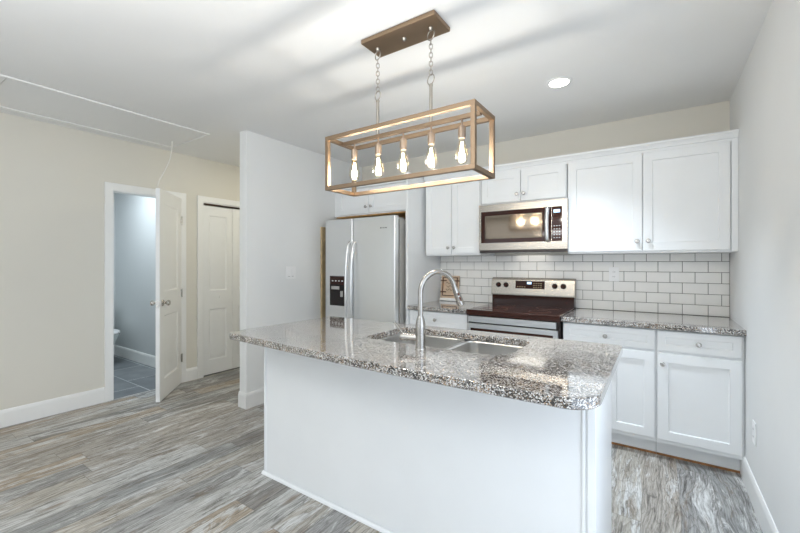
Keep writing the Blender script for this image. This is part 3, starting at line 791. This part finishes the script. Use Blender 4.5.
front = [(-2.10, -2.474), (-1.85, -2.492), (-1.55, -2.507), (-1.25, -2.514), (-0.95, -2.513)]
cp_ = [(-2.520, -2.452)] + front + [(-0.578, -2.508), (-0.578, -1.566), (-2.497, -1.612)]
outer = round_poly(cp_, [0.055] + [0] * len(front) + [0.105, 0.03, 0.05], 9)
hole = round_poly([(-1.765, -2.125), (-0.975, -2.125), (-0.975, -1.705), (-1.765, -1.705)], [0.06, 0.13, 0.07, 0.06], 8)
tag(obj('countertop', slab_bm(outer, hole, CT0, CT1), 'granite'), 'large speckled granite island countertop with a sink cutout', 'countertop', 'speckled granite countertops')

# double-bowl sink under the cutout
t = thing('sink', 'stainless steel double bowl sink set into the island countertop', 'sink', (-1.37, -1.915, 0.70))
def bowl(x0, x1, y0, y1, rr, depth):
    bm = bmesh.new(); zt = CT0 - 0.0005
    def lp(d, z, extra=0.0):
        q = round_poly([(x0 + d, y0 + d), (x1 - d, y0 + d), (x1 - d, y1 - d), (x0 + d, y1 - d)], [max(0.01, r_ - d) for r_ in rr], 7)
        return [(x, y, z) for x, y in q]
    lps = [lp(-0.009, zt - 0.004), lp(-0.009, zt), lp(0.0, zt), lp(0.006, zt - 0.006), lp(0.012, zt - depth + 0.04), lp(0.020, zt - depth + 0.018), lp(0.04, zt - depth + 0.004), lp(0.08, zt - depth),
           lp(0.08, zt - depth - 0.002), lp(0.038, zt - depth + 0.002), lp(0.017, zt - depth + 0.017), lp(0.0095, zt - depth + 0.04), lp(0.0035, zt - 0.008), lp(0.002, zt - 0.012)]
    vs = [[bm.verts.new(p) for p in l] for l in lps]; n = len(lps[0])
    for i, (a, b_) in enumerate(zip(vs, vs[1:])):
        if i == 7: continue
        for k in range(n): bm.faces.new((a[k], a[(k + 1) % n], b_[(k + 1) % n], b_[k]))
    bm.faces.new(vs[7]); bm.faces.new(vs[8][::-1])
    b0 = obj('bowl', bm, 'sink', t)
    cx, cy = (x0 + x1) / 2, (y0 + y1) / 2; bm = bmesh.new()
    add_lathe(bm, [(0.0, 0.0015), (0.030, 0.0015), (0.038, 0.004), (0.043, 0.003), (0.045, 0.0005)], (cx, cy, zt - depth), n=28)
    obj('drain', bm, 'knob', b0)
bowl(-1.772, -1.345, -2.130, -1.700, [0.07, 0.06, 0.06, 0.07], 0.20)
bowl(-1.323, -0.968, -2.130, -1.700, [0.06, 0.13, 0.08, 0.06], 0.18)

# faucet
FB = Vector((-1.355, -2.195, CT1))
t = thing('faucet', 'brushed nickel gooseneck pull down faucet on the island', 'faucet', FB)
sd = Vector((math.sin(0.49), math.cos(0.49), 0))
bm = bmesh.new(); add_lathe(bm, [(0.0255, 0), (0.0255, 0.004), (0.0235, 0.007), (0.0235, 0.10), (0.0225, 0.118), (0.0185, 0.138), (0.0150, 0.150), (0.0135, 0.154)], FB, n=28)
obj('faucet_body', bm, 'nickel', t)
bm = bmesh.new(); R = 0.098
pts = [FB + Vector((0, 0, z)) for z in (0.148, 0.17, 0.20, 0.23, 0.262)]
for k in range(1, 17):
    a = PI * k / 16 * 0.93
    pts.append(FB + Vector((0, 0, 0.262)) + sd * (R - R * math.cos(a)) + Vector((0, 0, R * math.sin(a))))
add_tube(bm, pts, 0.0122, 16); obj('neck', bm, 'nickel', t)
e, e2 = pts[-1], (pts[-1] - pts[-2]).normalized()
e2 = (e2 + sd * 0.12).normalized()
bm = bmesh.new(); add_lathe(bm, [(0.0128, -0.004), (0.0128, 0.008), (0.0150, 0.016), (0.0168, 0.045), (0.0192, 0.085), (0.0195, 0.094), (0.0165, 0.097), (0, 0.097)], e, e2, 24)
sp = obj('spray_head', bm, 'nickel', t)
nb = (Vector((0.83, -0.56, 0)) - e2 * Vector((0.83, -0.56, 0)).dot(e2)).normalized()
for h_, l_ in ((0.036, 0.008), (0.062, 0.014)):
    bm = bmesh.new(); c0 = e + e2 * h_ + nb * 0.0135
    add_tube(bm, [c0 - e2 * l_, c0 - e2 * l_ * 0.6, c0 + e2 * l_ * 0.6, c0 + e2 * l_], [0.003, 0.0065, 0.0065, 0.003], 10)
    obj('spray_button', bm, 'brown', sp)
hd = Vector((-0.985, -0.17, 0))
bm = bmesh.new(); add_lathe(bm, [(0.0165, 0.0), (0.0165, 0.062), (0.0185, 0.066), (0.0185, 0.072), (0.0178, 0.074), (0.019, 0.078), (0.019, 0.094), (0.015, 0.103), (0.007, 0.107), (0, 0.108)], FB + Vector((0, 0, 0.052)), hd, 24)
hb = obj('handle_hub', bm, 'nickel', t)
h0 = FB + hd * 0.087 + Vector((0, 0, 0.062))
bm = bmesh.new(); add_tube(bm, [h0, h0 + Vector((-0.020, -0.004, 0.026)), h0 + Vector((-0.046, -0.010, 0.058))], [0.0055, 0.005, 0.0062], 12)
obj('lever', bm, 'nickel', hb)

# ------------------------------------------------------------------ pendant light over the island
t = thing('pendant_light', 'rectangular open frame pendant with five bulbs hung on two chains', 'pendant light', (-1.545, -2.045, H))
bm = bmesh.new(); add_box(bm, -1.770, -1.318, -2.130, -1.960, H - 0.024, H - 0.0005, bev=0.004); can = obj('canopy', bm, 'bronze', t)
for x in (-1.72, -1.545, -1.385):
    bm = bmesh.new(); add_lathe(bm, [(0.012, 0), (0.010, 0.008), (0.006, 0.014), (0, 0.016)], (x, -2.045, H - 0.024), (0, 0, -1), 16)
    obj('finial', bm, 'chain', can)
B_ = 0.0108; FX = (-1.990, -1.106); FY = (-2.158, -1.932); FZ = (1.738, 2.020)
def bar(bm, a, b_): add_box(bm, min(a[0], b_[0]) - B_, max(a[0], b_[0]) + B_, min(a[1], b_[1]) - B_, max(a[1], b_[1]) + B_, min(a[2], b_[2]) - B_, max(a[2], b_[2]) + B_, bev=0.0012)
bm = bmesh.new()
for z in FZ:
    for y in FY: bar(bm, (FX[0], y, z), (FX[1], y, z))
    for x in FX: bar(bm, (x, FY[0] + 2 * B_, z), (x, FY[1] - 2 * B_, z))
for x in FX:
    for y in FY: bar(bm, (x, y, FZ[0] + 2 * B_), (x, y, FZ[1] - 2 * B_))
obj('frame', bm, 'bronze', t)
obj('beam', box(FX[0] + B_, FX[1] - B_, -2.045 - 0.010, -2.045 + 0.010, 2.004, 2.024, bev=0.001), 'bronze', t)
def ring(bm, c, r_, w_, nrm): 
    a, u, w = basis(nrm); add_tube(bm, [Vector(c) + (u * math.cos(q * PI / 12) + w * math.sin(q * PI / 12)) * r_ for q in range(24)], w_, 8, closed=True)
for x in (-1.720, -1.384):
    bm = bmesh.new(); y = -2.045
    ring(bm, (x, y, H - 0.060), 0.025, 0.0030, (0.35, 1, 0))
    zt_, zb = H - 0.086, 2.264; n = 8; st_ = (zt_ - zb) / n
    for k in range(n):
        zc = zt_ - st_ * (k + 0.5); hl = st_ / 2 + 0.0035; wv = 0.0085
        dx, dy = ((0.8, 0.6) if k % 2 else (-0.6, 0.8))
        pts = []
        for q in range(20):
            a = 2 * PI * q / 20
            s_ = math.cos(a) * wv; zz = math.copysign(abs(math.sin(a)) ** 0.6, math.sin(a)) * hl
            pts.append((x + s_ * dx, y + s_ * dy, zc + zz))
        add_tube(bm, pts, 0.0020, 7, closed=True)
    ring(bm, (x, y, 2.240), 0.025, 0.0030, (0.35, 1, 0))
    obj('chain', bm, 'chain', t)
    bm = bmesh.new(); add_lathe(bm, [(0.0085, 2.020), (0.0085, 2.204), (0.0105, 2.206), (0.0105, 2.215), (0, 2.217)], (x, y, 0), n=14)
    obj('rod', bm, 'chain', t)
BP = [(0.0125, 1.918), (0.0150, 1.905), (0.0200, 1.885), (0.0270, 1.860), (0.0310, 1.838), (0.0315, 1.825), (0.0285, 1.808), (0.0215, 1.797), (0.0110, 1.792), (0, 1.791)]
for x in (-1.889, -1.716, -1.551, -1.382, -1.214):
    bm = bmesh.new(); add_lathe(bm, [(0.005, 2.006), (0.005, 1.975), (0.009, 1.972), (0.0185, 1.968), (0.0185, 1.924), (0.0165, 1.920), (0.0165, 1.912), (0, 1.912)], (x, -2.045, 0), n=20)
    obj('socket', bm, 'socket', t)
    bm = bmesh.new(); add_lathe(bm, BP, (x, -2.045, 0), n=24); bb = obj('bulb', bm, 'glass', t)
    bm = bmesh.new()
    for k in range(7):
        a = 2 * PI * k / 7; r0, r1 = 0.004, 0.0085
        add_tube(bm, [(x + r0 * math.cos(a), -2.045 + r0 * math.sin(a), 1.893), (x + r1 * math.cos(a + 0.45), -2.045 + r1 * math.sin(a + 0.45), 1.812)], 0.0017, 6)
    obj('filament', bm, 'filament', bb)
    ld = bpy.data.lights.new('bulb_glow', 'POINT'); ld.energy = 4.3; ld.color = (0.95, 0.975, 1.0); ld.shadow_soft_size = 0.02
    lo = bpy.data.objects.new('bulb_glow', ld); C.objects.link(lo); lo.parent = t; lo.location = (x + 1.545, 0, 1.84 - H)

# recessed downlight
t = thing('recessed_light', 'round white recessed downlight glowing in the kitchen ceiling', 'ceiling light', (-0.988, -1.010, H))
bm = bmesh.new(); add_lathe(bm, [(0.062, -0.0005), (0.082, -0.0005), (0.082, 0.003), (0.076, 0.006), (0.064, 0.006), (0.060, 0.003)], (-0.988, -1.010, H), (0, 0, -1), 36)
obj('trim_ring', bm, 'trim', t)
bm = bmesh.new(); add_lathe(bm, [(0, 0.002), (0.063, 0.002), (0.063, 0.004), (0, 0.005)], (-0.988, -1.010, H), (0, 0, -1), 36)
obj('diffuser', bm, 'led', t)

ld = bpy.data.lights.new('downlight_beam', 'SPOT'); ld.energy = 155; ld.color = (0.78, 0.89, 1.0); ld.spot_size = 1.74; ld.spot_blend = 1.0; ld.shadow_soft_size = 0.06
lo = bpy.data.objects.new('downlight_beam', ld); C.objects.link(lo); lo.parent = t; lo.location = (0, 0, -0.02)

# attic hatch with its pull cord
t = thing('attic_hatch', 'white rectangular attic hatch in the ceiling with a hanging cord', 'attic hatch', (-4.28, -2.43, H))
AX, AY = (-4.610, -3.925), (-3.105, -1.765)
bm = bmesh.new()
for x0, x1, y0, y1 in ((AX[0] - 0.045, AX[0], AY[0] - 0.03, AY[1] + 0.008), (AX[1], AX[1] + 0.015, AY[0] - 0.03, AY[1] + 0.008), (AX[0], AX[1], AY[0] - 0.03, AY[0]), (AX[0], AX[1], AY[1], AY[1] + 0.008)):
    add_box(bm, x0, x1, y0, y1, H - 0.012, H - 0.0005, bev=0.003)
obj('hatch_frame', bm, 'trim', t)
obj('hatch_panel', box(AX[0] + 0.005, AX[1] - 0.005, AY[0] + 0.005, AY[1] - 0.005, H - 0.005, H - 0.0005), 'ceil', t)
bm = bmesh.new()
add_tube(bm, spline([(-4.42, -1.855, H - 0.004), (-4.415, -1.86, 2.44), (-4.395, -1.89, 2.32), (-4.36, -1.955, 2.19), (-4.32, -2.015, 2.09), (-4.31, -2.035, 2.03)], 6), 0.0048, 8)
obj('pull_cord', bm, 'cord', t)

# toilet seen through the bathroom door
t = thing('toilet', 'pale porcelain toilet seen through the open bathroom door', 'toilet', (-6.55, -1.77, 0))
TY = -1.765
obj('tank', box(BX + 0.016, BX + 0.20, TY - 0.215, TY + 0.215, 0.385, 0.635, bev=0.025, seg=3), 'porcelain', t)
obj('tank_lid', box(BX + 0.015, BX + 0.215, TY - 0.228, TY + 0.228, 0.635, 0.668, bev=0.010), 'porcelain', t)
bm = bmesh.new(); lps = []
for z, sx_, sy_, cx in ((0.0, 0.20, 0.115, -6.55), (0.05, 0.19, 0.105, -6.55), (0.20, 0.19, 0.11, -6.52), (0.30, 0.235, 0.16, -6.48), (0.375, 0.255, 0.185, -6.47), (0.395, 0.255, 0.188, -6.47)):
    lps.append([(cx + sx_ * math.cos(a * PI / 16), TY + sy_ * math.sin(a * PI / 16), z) for a in range(32)])
add_loops(bm, lps); obj('bowl', bm, 'porcelain', t)
bm = bmesh.new()
add_loops(bm, [[(-6.475 + s_ * 0.26 * math.cos(a * PI / 16), TY + s_ * 0.19 * math.sin(a * PI / 16), z) for a in range(32)] for s_, z in ((0.98, 0.397), (1.0, 0.402), (1.0, 0.418), (0.97, 0.424))])
obj('seat', bm, 'plate', t)
obj('base', box(BX + 0.03, -6.62, TY - 0.10, TY + 0.10, 0.0, 0.39, bev=0.02), 'porcelain', t)
